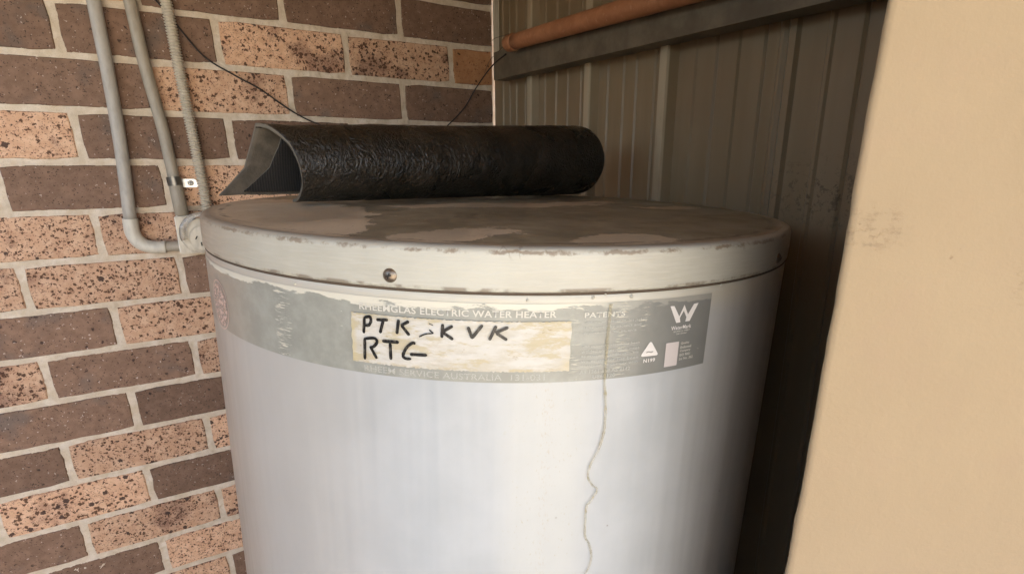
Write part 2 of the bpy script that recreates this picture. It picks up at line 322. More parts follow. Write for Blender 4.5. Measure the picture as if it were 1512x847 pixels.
m = M('tan_render', .8, spec=.25); o = m.obj(); n1 = m.noise(o, 4, 4); n2 = m.noise(o, 55, 6, .6); n3 = m.noise(o, 500, 3, .6)
c = m.mix(m.ramp(n1, .35, .7), (0.355, 0.262, 0.152), (0.385, 0.288, 0.170))
c = m.mix(m.ramp(n2, .55, .75, 0, .25), c, (0.33, 0.24, 0.14))
xyz = m.sep(o)
GZ0 = 1.75
def scuff(cx, cz, rx, rz):
    d = m.n('ShaderNodeVectorMath', {0: m.vm('MULTIPLY', m.vm('SUBTRACT', o, (cx, 0, cz)), (1/rx, 0, 1/rz))}, operation='LENGTH').outputs['Value']
    return m.ramp(d, .4, 1.0, 1, 0)
sm = m.math('MAXIMUM', scuff(.012, GZ0-.312, .020, .014), scuff(.085, GZ0-.335, .014, .016))
pm = m.ramp(m.noise(m.vm('MULTIPLY', o, (.8, 1, 1.4)), 210, 5, .75), .46, .66)
c = m.mix(m.math('MULTIPLY', m.math('MULTIPLY', sm, pm), .45), c, (0.22, 0.155, 0.09))
c = m.mix(m.ramp(m.noise(o, 18, 5, .6), .5, .75, 0, .35), c, (0.36, 0.25, 0.16))
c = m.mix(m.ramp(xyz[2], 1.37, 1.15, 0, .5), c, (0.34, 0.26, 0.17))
v = m.vor(m.vm('ADD', o, m.vm('MULTIPLY', m.comb(m.noise(o, 90), 0.0, m.noise(o, 70)), (.02, 0, .02))), 70); c = m.mix(m.math('MULTIPLY', m.math('LESS_THAN', m.sep(v.outputs['Color'])[0], .07), m.ramp(v.outputs['Distance'], .03, .09, .55, 0)), c, (0.20, 0.13, 0.08))
eg = m.math('MULTIPLY', m.ramp(xyz[0], .006, .0), m.ramp(m.noise(o, 300, 4, .7), .5, .62))
c = m.mix(m.math('MULTIPLY', eg, .35), c, (0.36, 0.25, 0.15))
RENDER = m.done(c, None, m.bump(m.math('ADD', m.math('MULTIPLY', n2, 1.2), m.math('ADD', m.math('MULTIPLY', n3, .3), m.math('MULTIPLY', m.math('MULTIPLY', sm, pm), -.5))), .0012, .35))

m = M('concrete_ground', .9); o = m.obj(); GROUND = m.done(m.mix(m.ramp(m.noise(o, 3, 6), .35, .7), (0.37, 0.335, 0.30), (0.48, 0.44, 0.40)), None, m.bump(m.noise(o, 80, 5), .003))
TIMBER = M('dark_timber', .8).done((0.11, 0.085, 0.06)); SLAB = M('low_bounce_slab', .85).done((0.17, 0.12, 0.075)); FENCE = M('cream_bounce_fence', .6).done((0.52, 0.49, 0.44)); EAVE = M('eave_paint', .7).done((0.42, 0.27, 0.135))  # slab kept dark to limit bounce; eave kept warm to tint the shade

# ---------------------------------------------------------------- object helpers
def tag(o, label=None, cat=None, group=None, kind=None):
    for k, v in (('label', label), ('category', cat), ('group', group), ('kind', kind)):
        if v: o[k] = v
    return o
def empty(name, loc, label=None, cat=None, kind=None):
    o = bpy.data.objects.new(name, None); COL.objects.link(o); o.location = loc; o.empty_display_size = .05
    return tag(o, label, cat, None, kind)
def link(name, me, parent=None, mats=()):
    o = bpy.data.objects.new(name, me); COL.objects.link(o); o.parent = parent
    for mm in mats: me.materials.append(mm)
    return o
def mesh(name, v, f, mat, parent=None, smooth=False, uv=None, loc=None):
    me = bpy.data.meshes.new(name); me.from_pydata([tuple(map(float, p)) for p in v], [], f)
    if uv is not None:
        l = me.uv_layers.new(name='uv'); idx = np.empty(len(me.loops), dtype=np.int32); me.loops.foreach_get('vertex_index', idx)
        l.data.foreach_set('uv', np.asarray(uv, dtype=np.float32)[idx].ravel())
    if smooth: me.polygons.foreach_set('use_smooth', [True]*len(me.polygons))
    me.update()
    o = link(name, me, parent, mat if isinstance(mat, (list, tuple)) else (mat,))
    if loc: o.location = loc
    return o
def box(name, lo, hi, mat, parent=None, bevel=0.0, loc=None):
    bm = bmesh.new(); bmesh.ops.create_cube(bm, size=1)
    for v in bm.verts: v.co = Vector([(lo[i]+hi[i])/2 + v.co[i]*(hi[i]-lo[i]) for i in range(3)])
    if bevel: bmesh.ops.bevel(bm, geom=bm.edges[:], offset=bevel, segments=3, affect='EDGES')
    me = bpy.data.meshes.new(name); bm.to_mesh(me); bm.free()
    o = link(name, me, parent, (mat,))
    if loc: o.location = loc
    return o
def smooth_path(pts, n):
    P = [Vector(p) for p in pts]; P = [P[0]*2-P[1]] + P + [P[-1]*2-P[-2]]; out = []
    for i in range(1, len(P)-2):
        for k in range(n):
            t = k/n; a, b, c, d = P[i-1:i+3]
            out.append(.5*((2*b)+(c-a)*t+(2*a-5*b+4*c-d)*t*t+(3*b-a-3*c+d)*t**3))
    out.append(P[-2]); return out
def tube(name, pts, rad, mat, parent=None, seg=16, cap=True, loc=(0, 0, 0)):
    v, f = [], []; L = Vector(loc); up = Vector((.123, .9, .3))
    for i, p in enumerate(pts):
        d = (pts[min(i+1, len(pts)-1)]-pts[max(i-1, 0)]).normalized()
        a = d.cross(up).normalized(); b = d.cross(a); r = rad(i) if callable(rad) else rad
        for k in range(seg):
            t = 2*PI*k/seg; v.append(p-L+a*(r*math.cos(t))+b*(r*math.sin(t)))
    n = len(pts)
    for i in range(n-1):
        for k in range(seg): f.append((i*seg+k, i*seg+(k+1) % seg, (i+1)*seg+(k+1) % seg, (i+1)*seg+k))
    o_ = None
    if cap: f.append(tuple(range(seg))[::-1]); f.append(tuple((n-1)*seg+k for k in range(seg)))
    o = mesh(name, v, f, mat, parent, True)
    o.data.polygons.foreach_set('use_smooth', [len(p.vertices) == 4 for p in o.data.polygons])
    o.location = loc; return o

GZ = -1.75
# ---------------------------------------------------------------- ground; added slab, eave, roof and fences that shape the light
tag(mesh('ground', [(-60, -60, GZ), (60, -60, GZ), (60, 60, GZ), (-60, 60, GZ)], [(0, 1, 2, 3)], GROUND), kind='structure')
EZ = .74
tag(box('added_dark_slab', (-.9, -1.82, GZ-.05), (1.45, .0, GZ+.01), SLAB), kind='structure')  # unseen slab added to cut the light bounced up from the floor
tag(box('added_eave_soffit', (-3.2, -.92, EZ), (2.6, .4, EZ+.14), EAVE), kind='structure')  # added above view to keep overhead sky light out
lr = tag(box('added_shade_roof', (-.62, -1.75, 0), (.70, .0, .03), EAVE), 'unseen low brown roof added to shade the tank nook', 'roof')
lr.location = (0, 0, .20); lr.rotation_euler = (.055, 0, 0)  # roof added out of view: shades the nook, bounces warm light
fn = empty('added_bounce_fence', (0, -3.6, GZ), 'unseen cream sheet fence added across the path to bounce sunlight', 'fence')
for i in range(14):
    box('bounce_fence_panel', (-8+i*.8, -.02, 0), (-8+i*.8+.792, .02, 1.8), FENCE, fn, .004)  # panels added behind the camera as a sunlit reflector
bf = empty('added_side_fence', (-2.4, 0, GZ), 'unseen dark timber fence added at far left to block sky light', 'fence')
for i in range(24): box('added_fence_paling', (-.01, -3.55+i*.147, 0), (.01, -3.55+i*.147+.143, 1.85), TIMBER, bf)  # palings added out of view to block sky light from the left
box('bounce_fence_rail', (-8, -.04, 1.8), (3.19, .04, 1.85), FENCE, fn)

# ---------------------------------------------------------------- brick wall
BW, BH, J = .24, .0898, .0115
bw = empty('brick_wall', (0, 0, GZ), 'dark brown and speckled salmon face brick house wall behind the white tank', 'wall')
def brick_mesh(L, seed):
    rs = random.Random(seed); H = BH-J; per = []
    def jit(): return rs.gauss(0, .0005)
    nl = max(3, int(L/.028)); nh = 3; c = .003
    for i in range(nl): per.append((-L/2+c+(L-2*c)*i/nl, -H/2, 0))
    for i in range(nh): per.append((L/2, -H/2+c+(H-2*c)*i/nh, 1))
    for i in range(nl): per.append((L/2-c-(L-2*c)*i/nl, H/2, 0))
    for i in range(nh): per.append((-L/2, H/2-c-(H-2*c)*i/nh, 1))
    per = [(x+(jit() if a else 0)+jit()*.3, z+(0 if a else jit())) for x, z, a in per]; n = len(per); v = []
    for k, (ins, y) in enumerate(((.0016, -.0003), (.0, .0016), (.0, .06))):
        for x, z in per: v.append((x*(1-2*ins/L), y, z*(1-2*ins/H)))
    f = [tuple(range(n))]
    for k in range(2):
        for i in range(n): f.append((k*n+i, (k+1)*n+i, (k+1)*n+(i+1) % n, k*n+(i+1) % n))
    me = bpy.data.meshes.new('brick'); me.from_pydata(v, [], f); me.update(); return me
CMAP = {-2: {0: 'd', 1: 'd', 2: 'd', -1: 't'}, -1: {-1.5: 'f', -.5: 'd', .5: 'd', 1.5: 'd'},
        0: {-2: 'd', -1: 'd', 0: 'f', 1: 'f', 2: 'o'}, 1: {-1.5: 'd', -.5: 't', .5: 'd', 1.5: 'd', -2.5: 'd'},
        2: {-2: 'f', -1: 'd', 0: 'd', 1: 'd', 2: 'd'}, 3: {-2.5: 't', -1.5: 'd', -.5: 't', .5: 'd', 1.5: 'd'},
        4: {-2: 't', -1: 'f', 0: 't', 1: 'd'}, 5: {-2.5: 't', -1.5: 't', -.5: 'd', .5: 't'}, 6: {-2: 'd', -1: 't', 0: 'd', -3: 't'},
        7: {-2.5: 'f', -1.5: 'd', -.5: 't'}, 8: {-2: 'd', -1: 'd', 0: 't'}, 9: {-2.5: 'd', -1.5: 't', -.5: 't'},
        10: {-3: 't', -2: 't', -1: 'd', 0: 't'}, 11: {-2.5: 'd', -1.5: 't', -.5: 't'}, 12: {-2: 'd', -1: 't', 0: 'd'}, 13: {-2.5: 'd', -1.5: 't', -.5: 'd'}}
MM = {'d': B_DARK, 't': B_TAN, 'f': B_FLASH, 'o': B_ORANGE}
full = {k: [brick_mesh(BW-J, i+10*ord(k)) for i in range(7)] for k in 'dtf'}
for k in full:
    for me in full[k]: me.materials.append(MM[k])
rs = random.Random(3)
XMAX = .590
for r in range(-8, 19):
    off = 0 if r % 2 == 0 else .5
    for i in range(-5, 3):
        u0 = i+off-(1 if off else 0)+ (1 if off else 0); u0 = i+off
        x0, x1 = u0*BW+J/2, (u0+1)*BW-J/2
        if x0 > XMAX-.02: continue
        k = CMAP.get(r, {}).get(u0) or rs.choice('dtdtf')
        if x1 > XMAX-.002:
            x1 = XMAX-.002; me = brick_mesh(x1-x0, r*31+i); me.materials.append(MM[k])
        else: me = full[k if k in full else 't'][rs.randrange(7)]
        o = bpy.data.objects.new('brick', me); COL.objects.link(o); o.parent = bw
        o.location = ((x0+x1)/2, rs.uniform(-.0008, .0008), -(r+.5)*BH-GZ+rs.uniform(-.0006, .0006))
        if rs.random() < .5 and me.users > 1: o.rotation_euler = (0, PI, 0)
        else: o.rotation_euler = (0, rs.uniform(-.002, .002), 0)
# mortar: one rough sheet set back 3 mm, its roughness laps unevenly against the brick edges
x0, x1, z0, z1, st = -1.33, XMAX-.001, GZ, EZ+.0, .004
def mortar(nm, x0, x1, z0, z1, st, amp):
    nx, nz = int((x1-x0)/st), int((z1-z0)/st)
    X, Z = np.meshgrid(np.linspace(x0, x1, nx+1), np.linspace(z0, z1, nz+1))
    rg = np.random.RandomState(5)
    def sm(a, k):
        for _ in range(k): a = (a+np.roll(a, 1, 0)+np.roll(a, -1, 0)+np.roll(a, 1, 1)+np.roll(a, -1, 1))/5
        return a/a.std()
    Y = .0021-amp*(sm(rg.randn(*X.shape), 1)*.6+sm(rg.randn(*X.shape), 8)*.3)
    Y = np.maximum(Y, .0002)
    V = np.stack([X.ravel(), Y.ravel(), Z.ravel()-GZ], 1)
    I = np.arange((nx+1)*(nz+1)).reshape(nz+1, nx+1)
    Fq = np.stack([I[:-1, :-1].ravel(), I[:-1, 1:].ravel(), I[1:, 1:].ravel(), I[1:, :-1].ravel()], 1).astype(np.int32)
    me = bpy.data.meshes.new(nm); me.vertices.add(len(V)); me.vertices.foreach_set('co', V.astype(np.float32).ravel())
    me.loops.add(Fq.size); me.loops.foreach_set('vertex_index', Fq.ravel()); me.polygons.add(len(Fq))
    me.polygons.foreach_set('loop_start', np.arange(0, Fq.size, 4, dtype=np.int32)); me.polygons.foreach_set('loop_total', np.full(len(Fq), 4, dtype=np.int32))
    me.update(); me.validate(); me.polygons.foreach_set('use_smooth', [True]*len(Fq))
    return link(nm, me, bw, (MORTAR,))
mortar('mortar', -.8, x1, -1.15, .22, .0027, .0011)
box('mortar', (x0, .0025, -1.15-GZ), (-.8, .03, .22-GZ), MORTAR, bw); box('mortar', (x0, .0025, 0), (x1, .03, -1.15-GZ), MORTAR, bw); box('mortar', (x0, .0025, .22-GZ), (x1, .03, EZ-GZ), MORTAR, bw)
box('wall_core', (-3.2, .05, 0), (XMAX+.1, .3, EZ-GZ), MORTAR, bw)
box('wall_return', (-3.2, .0, 0), (-1.335, .045, EZ-GZ), B_DARK, bw)

# ---------------------------------------------------------------- ribbed metal wall (plane x = .592)
XW = .594
mw = empty('ribbed_metal_wall', (XW, 0, GZ), 'olive brown ribbed sheet metal wall at right of the brick wall', 'wall')
def sheet(ya, yb, dx, ribs):
    prof = []                      # (distance along -Y, proud height)
    def rib(c, w, h, side): prof.extend([(c-w/2-side, 0), (c-w/2, h), (c+w/2, h), (c+w/2+side, 0)])
    for c, kind in ribs:
        if kind == 'R': rib(c, .013, .017, .007)
        elif kind == 'r': rib(c, .003, .003, .0022)
        elif kind == 'v': prof.extend([(c-.003, 0), (c, -.003), (c+.003, 0)])
        elif kind == 'L': prof.extend([(c-.014, 0), (c-.010, .0045), (c-.007, .0045), (c-.003, .001), (c+.003, .0075), (c+.010, .0075), (c+.018, 0)])
    prof = [(ya, 0)] + [p for p in sorted(prof) if ya < p[0] < yb] + [(yb, 0)]
    zs = np.linspace(0, EZ-GZ, 40); v, f = [], []; n = len(prof)
    for z in zs:
        for (y, h) in prof:
            wv = .0008*mnoise.noise(Vector((y*9, z*4, 3))) 
            v.append((-h-dx+wv, -y, z))
    for i in range(len(zs)-1):
        for k in range(n-1): f.append((i*n+k, i*n+k+1, (i+1)*n+k+1, (i+1)*n+k))
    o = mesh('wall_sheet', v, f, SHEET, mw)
    md = o.modifiers.new('th', 'SOLIDIFY'); md.thickness = .0008; md.offset = 1
    return o
sheet(.003, .795, 0, [(.05, 'r'), (.085, 'v'), (.118, 'r'), (.16, 'v'), (.205, 'R'), (.245, 'v'), (.287, 'r'), (.329, 'v'), (.372, 'r'), (.413, 'R'), (.453, 'v'), (.493, 'r'), (.525, 'v'), (.565, 'r'), (.600, 'R'), (.644, 'r'), (.680, 'v'), (.712, 'r'), (.750, 'v'), (.782, 'L')])
sheet(.793, 1.23, .0015, [(.829, 'r'), (.862, 'v'), (.90, 'r'), (.94, 'v'), (.975, 'R')])
fl = tag(box('corner_flashing', (XW-.004, -.034, -.036), (XW-.0022, -.0045, .70), FLASH, None, .0004), 'cream metal corner flashing strip between the bricks and the ribbed sheet', 'flashing')
# outer skin so that no light enters behind the sheet
box('wall_backing', (.012, -1.23, 0), (.05, .0, EZ-GZ), EAVE, mw)

# ---------------------------------------------------------------- beam on the metal wall, falling slightly to the front
bmo = empty('steel_beam', (.547, -.1, -.06), 'dull grey steel beam running along the ribbed metal wall', 'beam')
def beam_part(name, prof, ya, yb, mat):
    v, f = [], []; N = 30; n = len(prof)
    for i in range(N+1):
        y = ya+(yb-ya)*i/N; dz = (y+.107)*.055
        for (x, z) in prof: v.append((x-.547, y+.1, z+dz+.06))
    for i in range(N):
        for k in range(n): f.append((i*n+k, i*n+(k+1) % n, (i+1)*n+(k+1) % n, (i+1)*n+k))
    f.append(tuple(range(n))[::-1]); f.append(tuple(N*n+k for k in range(n)))
    return mesh(name, v, f, mat, bmo)
beam_part('web', [(.547, -.088), (.547, -.030), (.5495, -.030), (.5495, -.088)], -.094, -1.2, BEAM)
beam_part('lower_flange', [(.5497, -.088), (.581, -.088), (.581, -.0855), (.5497, -.0855)], -.094, -1.2, BEAM)
beam_part('upper_flange', [(.5497, -.0325), (.581, -.0325), (.581, -.030), (.5497, -.030)], -.094, -1.2, BEAM)

tp = empty('terracotta_pipe', (.53, -.2, -.033), 'orange terracotta coloured pipe with end cap lying along the steel beam', 'pipe')
P0, P1 = Vector((.5305, -.197, -.0335)), Vector((.5305, -1.18, -.1175)); dd = (P1-P0).normalized()
def seg(a, b, n=8): return [a+(b-a)*i/n for i in range(n+1)]
tube('pipe_barrel', seg(P0+dd*.028, P1, 30), .0148, TERRA, tp, 24, True, P0)
tube('end_cap', [P0, P0+dd*.002, P0+dd*.006, P0+dd*.03, P0+dd*.033], lambda i: (.011, .0145, .0162, .0164, .0152)[i], TERRA, tp, 24, True, P0)
for o in tp.children: o.location = P0-Vector(tp.location)

# ---------------------------------------------------------------- rendered tan wall at right
def tan_wall():
    t = empty('tan_rendered_wall', (.2632, -1.0455, GZ), 'smooth tan rendered wall standing in the foreground at right', 'wall')
    t.rotation_euler = (0, 0, math.atan2(-.53, .85))
    ca = Matrix.Rotation(-t.rotation_euler.z, 2); sp = ca @ Vector((.045*.905, .045*.425))      # splayed end
    nz, nx, H, Wd, D = 300, 60, EZ-GZ, .60, sp.y
    ln = lambda z: (z-1.37)*.018          # the wall leans a little out of plumb
    v, f = [], []
    for i in range(nz+1):
        z = H*i/nz
        for k in range(nx+1):
            x = Wd*(k/nx)**1.5
            e = (.0004*mnoise.noise(Vector((0, 3, z*75)))+.0006*mnoise.noise(Vector((0, 9, z*260)))) if k == 0 else 0
            y = .0012*mnoise.noise(Vector((x*14, 0, z*14)))+.0015*mnoise.noise(Vector((x*4, 5, z*4)))
            if k == 0: y += .0012
            v.append((x+e+ln(z), y, z))
    for i in range(nz):
        for k in range(nx): a = i*(nx+1)+k; f.append((a, a+1, a+nx+2, a+nx+1))
    b0 = len(v)
    for i in range(nz+1): v.append((sp.x+ln(H*i/nz), sp.y, H*i/nz))
    for i in range(nz): f.append((i*(nx+1), (i+1)*(nx+1), b0+i+1, b0+i))
    b1 = len(v)
    for i in range(nz+1): v.append((Wd, sp.y, H*i/nz))
    for i in range(nz): f.append((b0+i, b0+i+1, b1+i+1, b1+i))
    mesh('rendered_face', v, f, RENDER, t, True)
tan_wall()

# ---------------------------------------------------------------- conduits on the brick wall
def wp(x, z, y): return Vector((x, y, z))
c1 = empty('grey_conduit', (-.18, -.013, -.386), 'smooth grey conduit with pale elbow turning right into the outlet, leftmost of the pipes', 'conduit')
L = Vector(c1.location)
def sub(o, t): o.location = Vector(o.location)-Vector(t.location)
o = tube('pipe', smooth_path([wp(-.1775, .199, -.014), wp(-.1775, .001, -.014), wp(-.1765, -.118, -.014), wp(-.178, -.24, -.0145), wp(-.1845, -.375, -.0145)], 10), .0103, PVC, c1, 20, True, L); sub(o, c1)
ec = [wp(-.1845, -.3735, -.0145), wp(-.1852, -.389, -.0145), wp(-.1845, -.402, -.0145), wp(-.179, -.416, -.0145), wp(-.170, -.4255, -.0145), wp(-.158, -.430, -.0145), wp(-.1495, -.431, -.0145), wp(-.136, -.4315, -.0145)]
o = tube('elbow', smooth_path(ec, 6), .0122, ELBOW, c1, 24, True, L); sub(o, c1)
o = tube('stub', seg(wp(-.138, -.4313, -.0145), wp(-.110, -.4310, -.0145)), .0103, PVC2, c1, 20, True, L); sub(o, c1)
c2 = empty('grey_conduit', (-.105, -.013, -.37), 'smooth grey conduit with metal clip dropping into the outlet top, middle of the three pipes', 'conduit')
L = Vector(c2.location)
P2 = [wp(-.1385, .199, -.014), wp(-.1265, .008, -.014), wp(-.1205, -.097, -.014), wp(-.1095, -.208, -.014), wp(-.1065, -.262, -.014), wp(-.1045, -.300, -.014)]
o = tube('pipe', smooth_path(P2, 10), .0098, PVC2, c2, 20, True, L); sub(o, c2)
o = tube('socket', [wp(-.1045, -.298, -.015), wp(-.1040, -.306, -.015), wp(-.1025, -.34, -.017), wp(-.1005, -.372, -.018)], .0116, PVC2, c2, 20, True, L); sub(o, c2)
o = tube('clip_band', [wp(-.1051, -.297, -.015), wp(-.1038, -.3135, -.015)], .0124, GALVD, c2, 24, False, L); sub(o, c2)
bm = bmesh.new(); tabp = [(-.094, -.3015), (-.073, -.3015), (-.069, -.305), (-.067, -.3125), (-.0675, -.318), (-.094, -.3175)]
vv = [bm.verts.new((x-L.x, -.006-L.y, z-L.z)) for x, z in tabp]; fc = bm.faces.new(vv)
ex = bmesh.ops.extrude_face_region(bm, geom=[fc]); bmesh.ops.translate(bm, vec=(0, .0015, 0), verts=[e for e in ex['geom'] if isinstance(e, bmesh.types.BMVert)])
bmesh.ops.recalc_face_normals(bm, faces=bm.faces[:]); me = bpy.data.meshes.new('clip_tab'); bm.to_mesh(me); bm.free(); tab = link('clip_tab', me, c2, (GALV,))
def disc_part(name, c, r, th, mat, parent, axis=Vector((0, -1, 0)), dome=0.0, seg=24, loc=Vector((0, 0, 0))):
    a = axis.orthogonal().normalized(); b = axis.cross(a); v, f = [], []
    rings = [(r, 0), (r, th*.6), (r*.86, th*.9+dome*.25), (r*.5, th+dome*.8), (r*.08, th+dome)]
    for rr, h in rings:
        for k in range(seg): t = 2*PI*k/seg; v.append(c-loc+a*rr*math.cos(t)+b*rr*math.sin(t)+axis*h)
    for i in range(len(rings)-1):
        for k in range(seg): f.append((i*seg+k, i*seg+(k+1) % seg, (i+1)*seg+(k+1) % seg, (i+1)*seg+k))
    f.append(tuple((len(rings)-1)*seg+k for k in range(seg)))
    return mesh(name, v, f, mat, parent, True)
disc_part('clip_screw', wp(-.0795, -.3095, -.0062), .0052, .0012, GALV, c2, dome=.0012, loc=L)
box('screw_slot', (-.0795-.003-L.x, -.0092-L.y, -.3101-L.z), (-.0795+.003-L.x, -.0082-L.y, -.3089-L.z), SLOT, c2); box('screw_slot', (-.0801-L.x, -.0094-L.y, -.3125-L.z), (-.0789-L.x, -.0082-L.y, -.3065-L.z), SLOT, c2)
c3 = empty('corrugated_conduit', (-.06, -.015, -.37), 'ribbed corrugated flexible conduit hanging down to the outlet, rightmost pipe', 'conduit')
L = Vector(c3.location)
p3 = smooth_path([wp(-.083, .199, -.015), wp(-.0725, .016, -.015), wp(-.0680, -.110, -.015), wp(-.0620, -.238, -.015), wp(-.0585, -.320, -.017), wp(-.0575, -.368, -.020)], 170)
o = None
tot = 0; rr = []; acc = 0
for i, p in enumerate(p3):
    if i: acc += (p-p3[i-1]).length
    rr.append(.0086+.0016*math.tanh(1.5*math.sin(2*PI*acc/.0049)))
o = tube('flexible_hose', p3, lambda i: rr[i], CORR, c3, 16, True, L); sub(o, c3)

for o in (c1, c2, c3): o['group'] = 'conduits running down the brick wall'
# outlet
ot = empty('power_outlet', (-.07, 0, -.41), 'cream power outlet with round face and clear hood on the bricks beside the tank', 'outlet')
L = Vector(ot.location)
box('box_body', (-.1135-L.x, -.030, -.4465-L.z), (-.030-L.x, .0, -.3705-L.z), WHITEBOX, ot, .003)
box('front_plate', (-.1115-L.x, -.034, -.4455-L.z), (-.031-L.x, -.0302, -.3715-L.z), OUTLET, ot, .0015)
disc_part('round_face', wp(-.0705, -.410, -.034), .0365, .007, OUTLET, ot, dome=.0, seg=48, loc=L)
disc_part('inner_face', wp(-.0675, -.4155, -.0405), .0265, .0022, OUTLET, ot, dome=.0, seg=48, loc=L)
for cx, cz, a in ((-.0805, -.4135, -.5), (-.0735, -.4265, 0.05), (-.060, -.4135, .5)):
    s = box('plug_slot', (-.0011, -.0012, -.0035), (.0011, .0002, .0035), SLOT, ot, 0, (cx-L.x, -.0429-L.y, cz-L.z)); s.rotation_euler = (0, -a, 0)
hp = [wp(-.0675-.0345*math.cos(t), -.4045+.0345*math.sin(t), -.046) for t in np.linspace(-.35, PI*.75, 28)]
o = tube('clear_hood', hp, .0058, HOOD, ot, 14, True, L); sub(o, ot)

# cables
cab = smooth_path([wp(-.115, .045, -.004), wp(-.088, .014, -.0045), wp(-.064, -.020, -.0045), wp(-.026, -.073, -.005), wp(.021, -.103, -.006), wp(.065, -.127, -.006), wp(.118, -.165, -.006), wp(.168, -.190, -.006), wp(.24, -.212, -.006), wp(.34, -.224, -.006), wp(.42, -.212, -.006), wp(.46, -.185, -.007), wp(.506, -.141, -.01), wp(.531, -.095, -.03), wp(.534, -.062, -.11), wp(.5295, -.052, -.19)], 8)
tag(tube('black_cable', cab, .0015, CABLE, None, 8, True, cab[0]), 'thin black cable drooping across the bricks behind the rolled mat', 'cable')
tw = [wp(.558, -.0595, -.02), wp(.556, -.035, -.06), wp(.548, -.014, -.19), wp(.56, .006, -.08), wp(.574, .012, -.03)]
tag(tube('loose_wire', smooth_path(tw, 2), .0006, TWIG, None, 6, True, tw[0]), 'fine bent brown wire poking out beside the end of the orange pipe', 'wire')

# ---------------------------------------------------------------- water heater tank
R = .285; RL = .2860; TILT = .031; TD = Vector((.8, -.6, 0)); CX, CY = .26860, -.67490
tank = empty('water_heater', (CX-TD.x*TILT*1.25+.0011, CY-TD.y*TILT*1.25+.0021, GZ+.0006), 'white cylindrical water heater tank with grey label band and handwritten tape', 'water heater')
tank.rotation_mode = 'QUATERNION'; tank.rotation_quaternion = Vector((0, 0, 1)).rotation_difference(Vector((TD.x*TILT, TD.y*TILT, 1)).normalized())
bpy.context.view_layer.update(); TM = tank.matrix_world.copy(); TI = TM.inverted()
def on(s, h, r): a = s/R; return Vector((r*math.sin(a), -r*math.cos(a), h-GZ))
def lathe(name, prof, mat, seg=256, cap=False):      # prof = (radius, height); uv = arc length, height
    v, f, uv = [], [], []
    for k in range(seg+1):
        a = -PI+2*PI*k/seg
        for r, h in prof: v.append((r*math.sin(a), -r*math.cos(a), h-GZ)); uv.append((a*R, h))
    n = len(prof)
    for k in range(seg):
        for i in range(n-1): f.append((k*n+i, (k+1)*n+i, (k+1)*n+i+1, k*n+i+1))
    return mesh(name, v, f, mat, tank, True, uv)
hs = list(np.linspace(GZ+.03, -.357, 30))
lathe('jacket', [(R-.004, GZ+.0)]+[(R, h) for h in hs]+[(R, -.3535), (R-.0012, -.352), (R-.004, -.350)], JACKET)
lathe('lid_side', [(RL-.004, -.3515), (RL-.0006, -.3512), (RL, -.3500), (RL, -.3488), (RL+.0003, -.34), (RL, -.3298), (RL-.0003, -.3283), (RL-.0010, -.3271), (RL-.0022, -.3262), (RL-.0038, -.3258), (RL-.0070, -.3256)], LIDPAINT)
lathe('seam_gap', [(R-.003, -.3540), (R+.0002, -.3529), (R+.0002, -.3512), (R-.003, -.349)], GRIME)
def tl(x, y, z=-.3225): p = TI @ Vector((x, y, z)); return p.x, p.y
pt = []
for (x, y, rx, ry, a) in [(.030, -.720, .085, .17, .1), (.128, -.888, .033, .026, .3), (.160, -.872, .026, .018, .5), (.236, -.930, .040, .020, .1), (.275, -.692, .135, .030, .10), (.40, -.66, .06, .014, .2), (.47, -.74, .05, .02, -.6)]:
    lx, ly = tl(x, y); pt.append((lx, ly, rx, ry, a))
LT = lid_top_material(pt)
v, f = [], []; NR, NS = 60, 200
v.append((0, 0, -.3215-GZ))
for i in range(1, NR+1):
    r = (RL-.0070)*i/NR
    for k in range(NS):
        a = 2*PI*k/NS; x, y = r*math.cos(a), r*math.sin(a)
        fade = min(1, (NR-i)/8)
        z = -.3256+.0024*(1-(r/RL)**2)+fade*.0012*mnoise.noise(Vector((x*9, y*9, 1)))
        v.append((x, y, z-GZ))
v[0] = (0, 0, -.3232-GZ)
for k in range(NS): f.append((0, 1+k, 1+(k+1) % NS))
for i in range(NR-1):
    for k in range(NS): a, b = 1+i*NS, 1+(i+1)*NS; f.append((a+k, b+k, b+(k+1) % NS, a+(k+1) % NS))
mesh('lid_top', v, f, LT, tank, True)

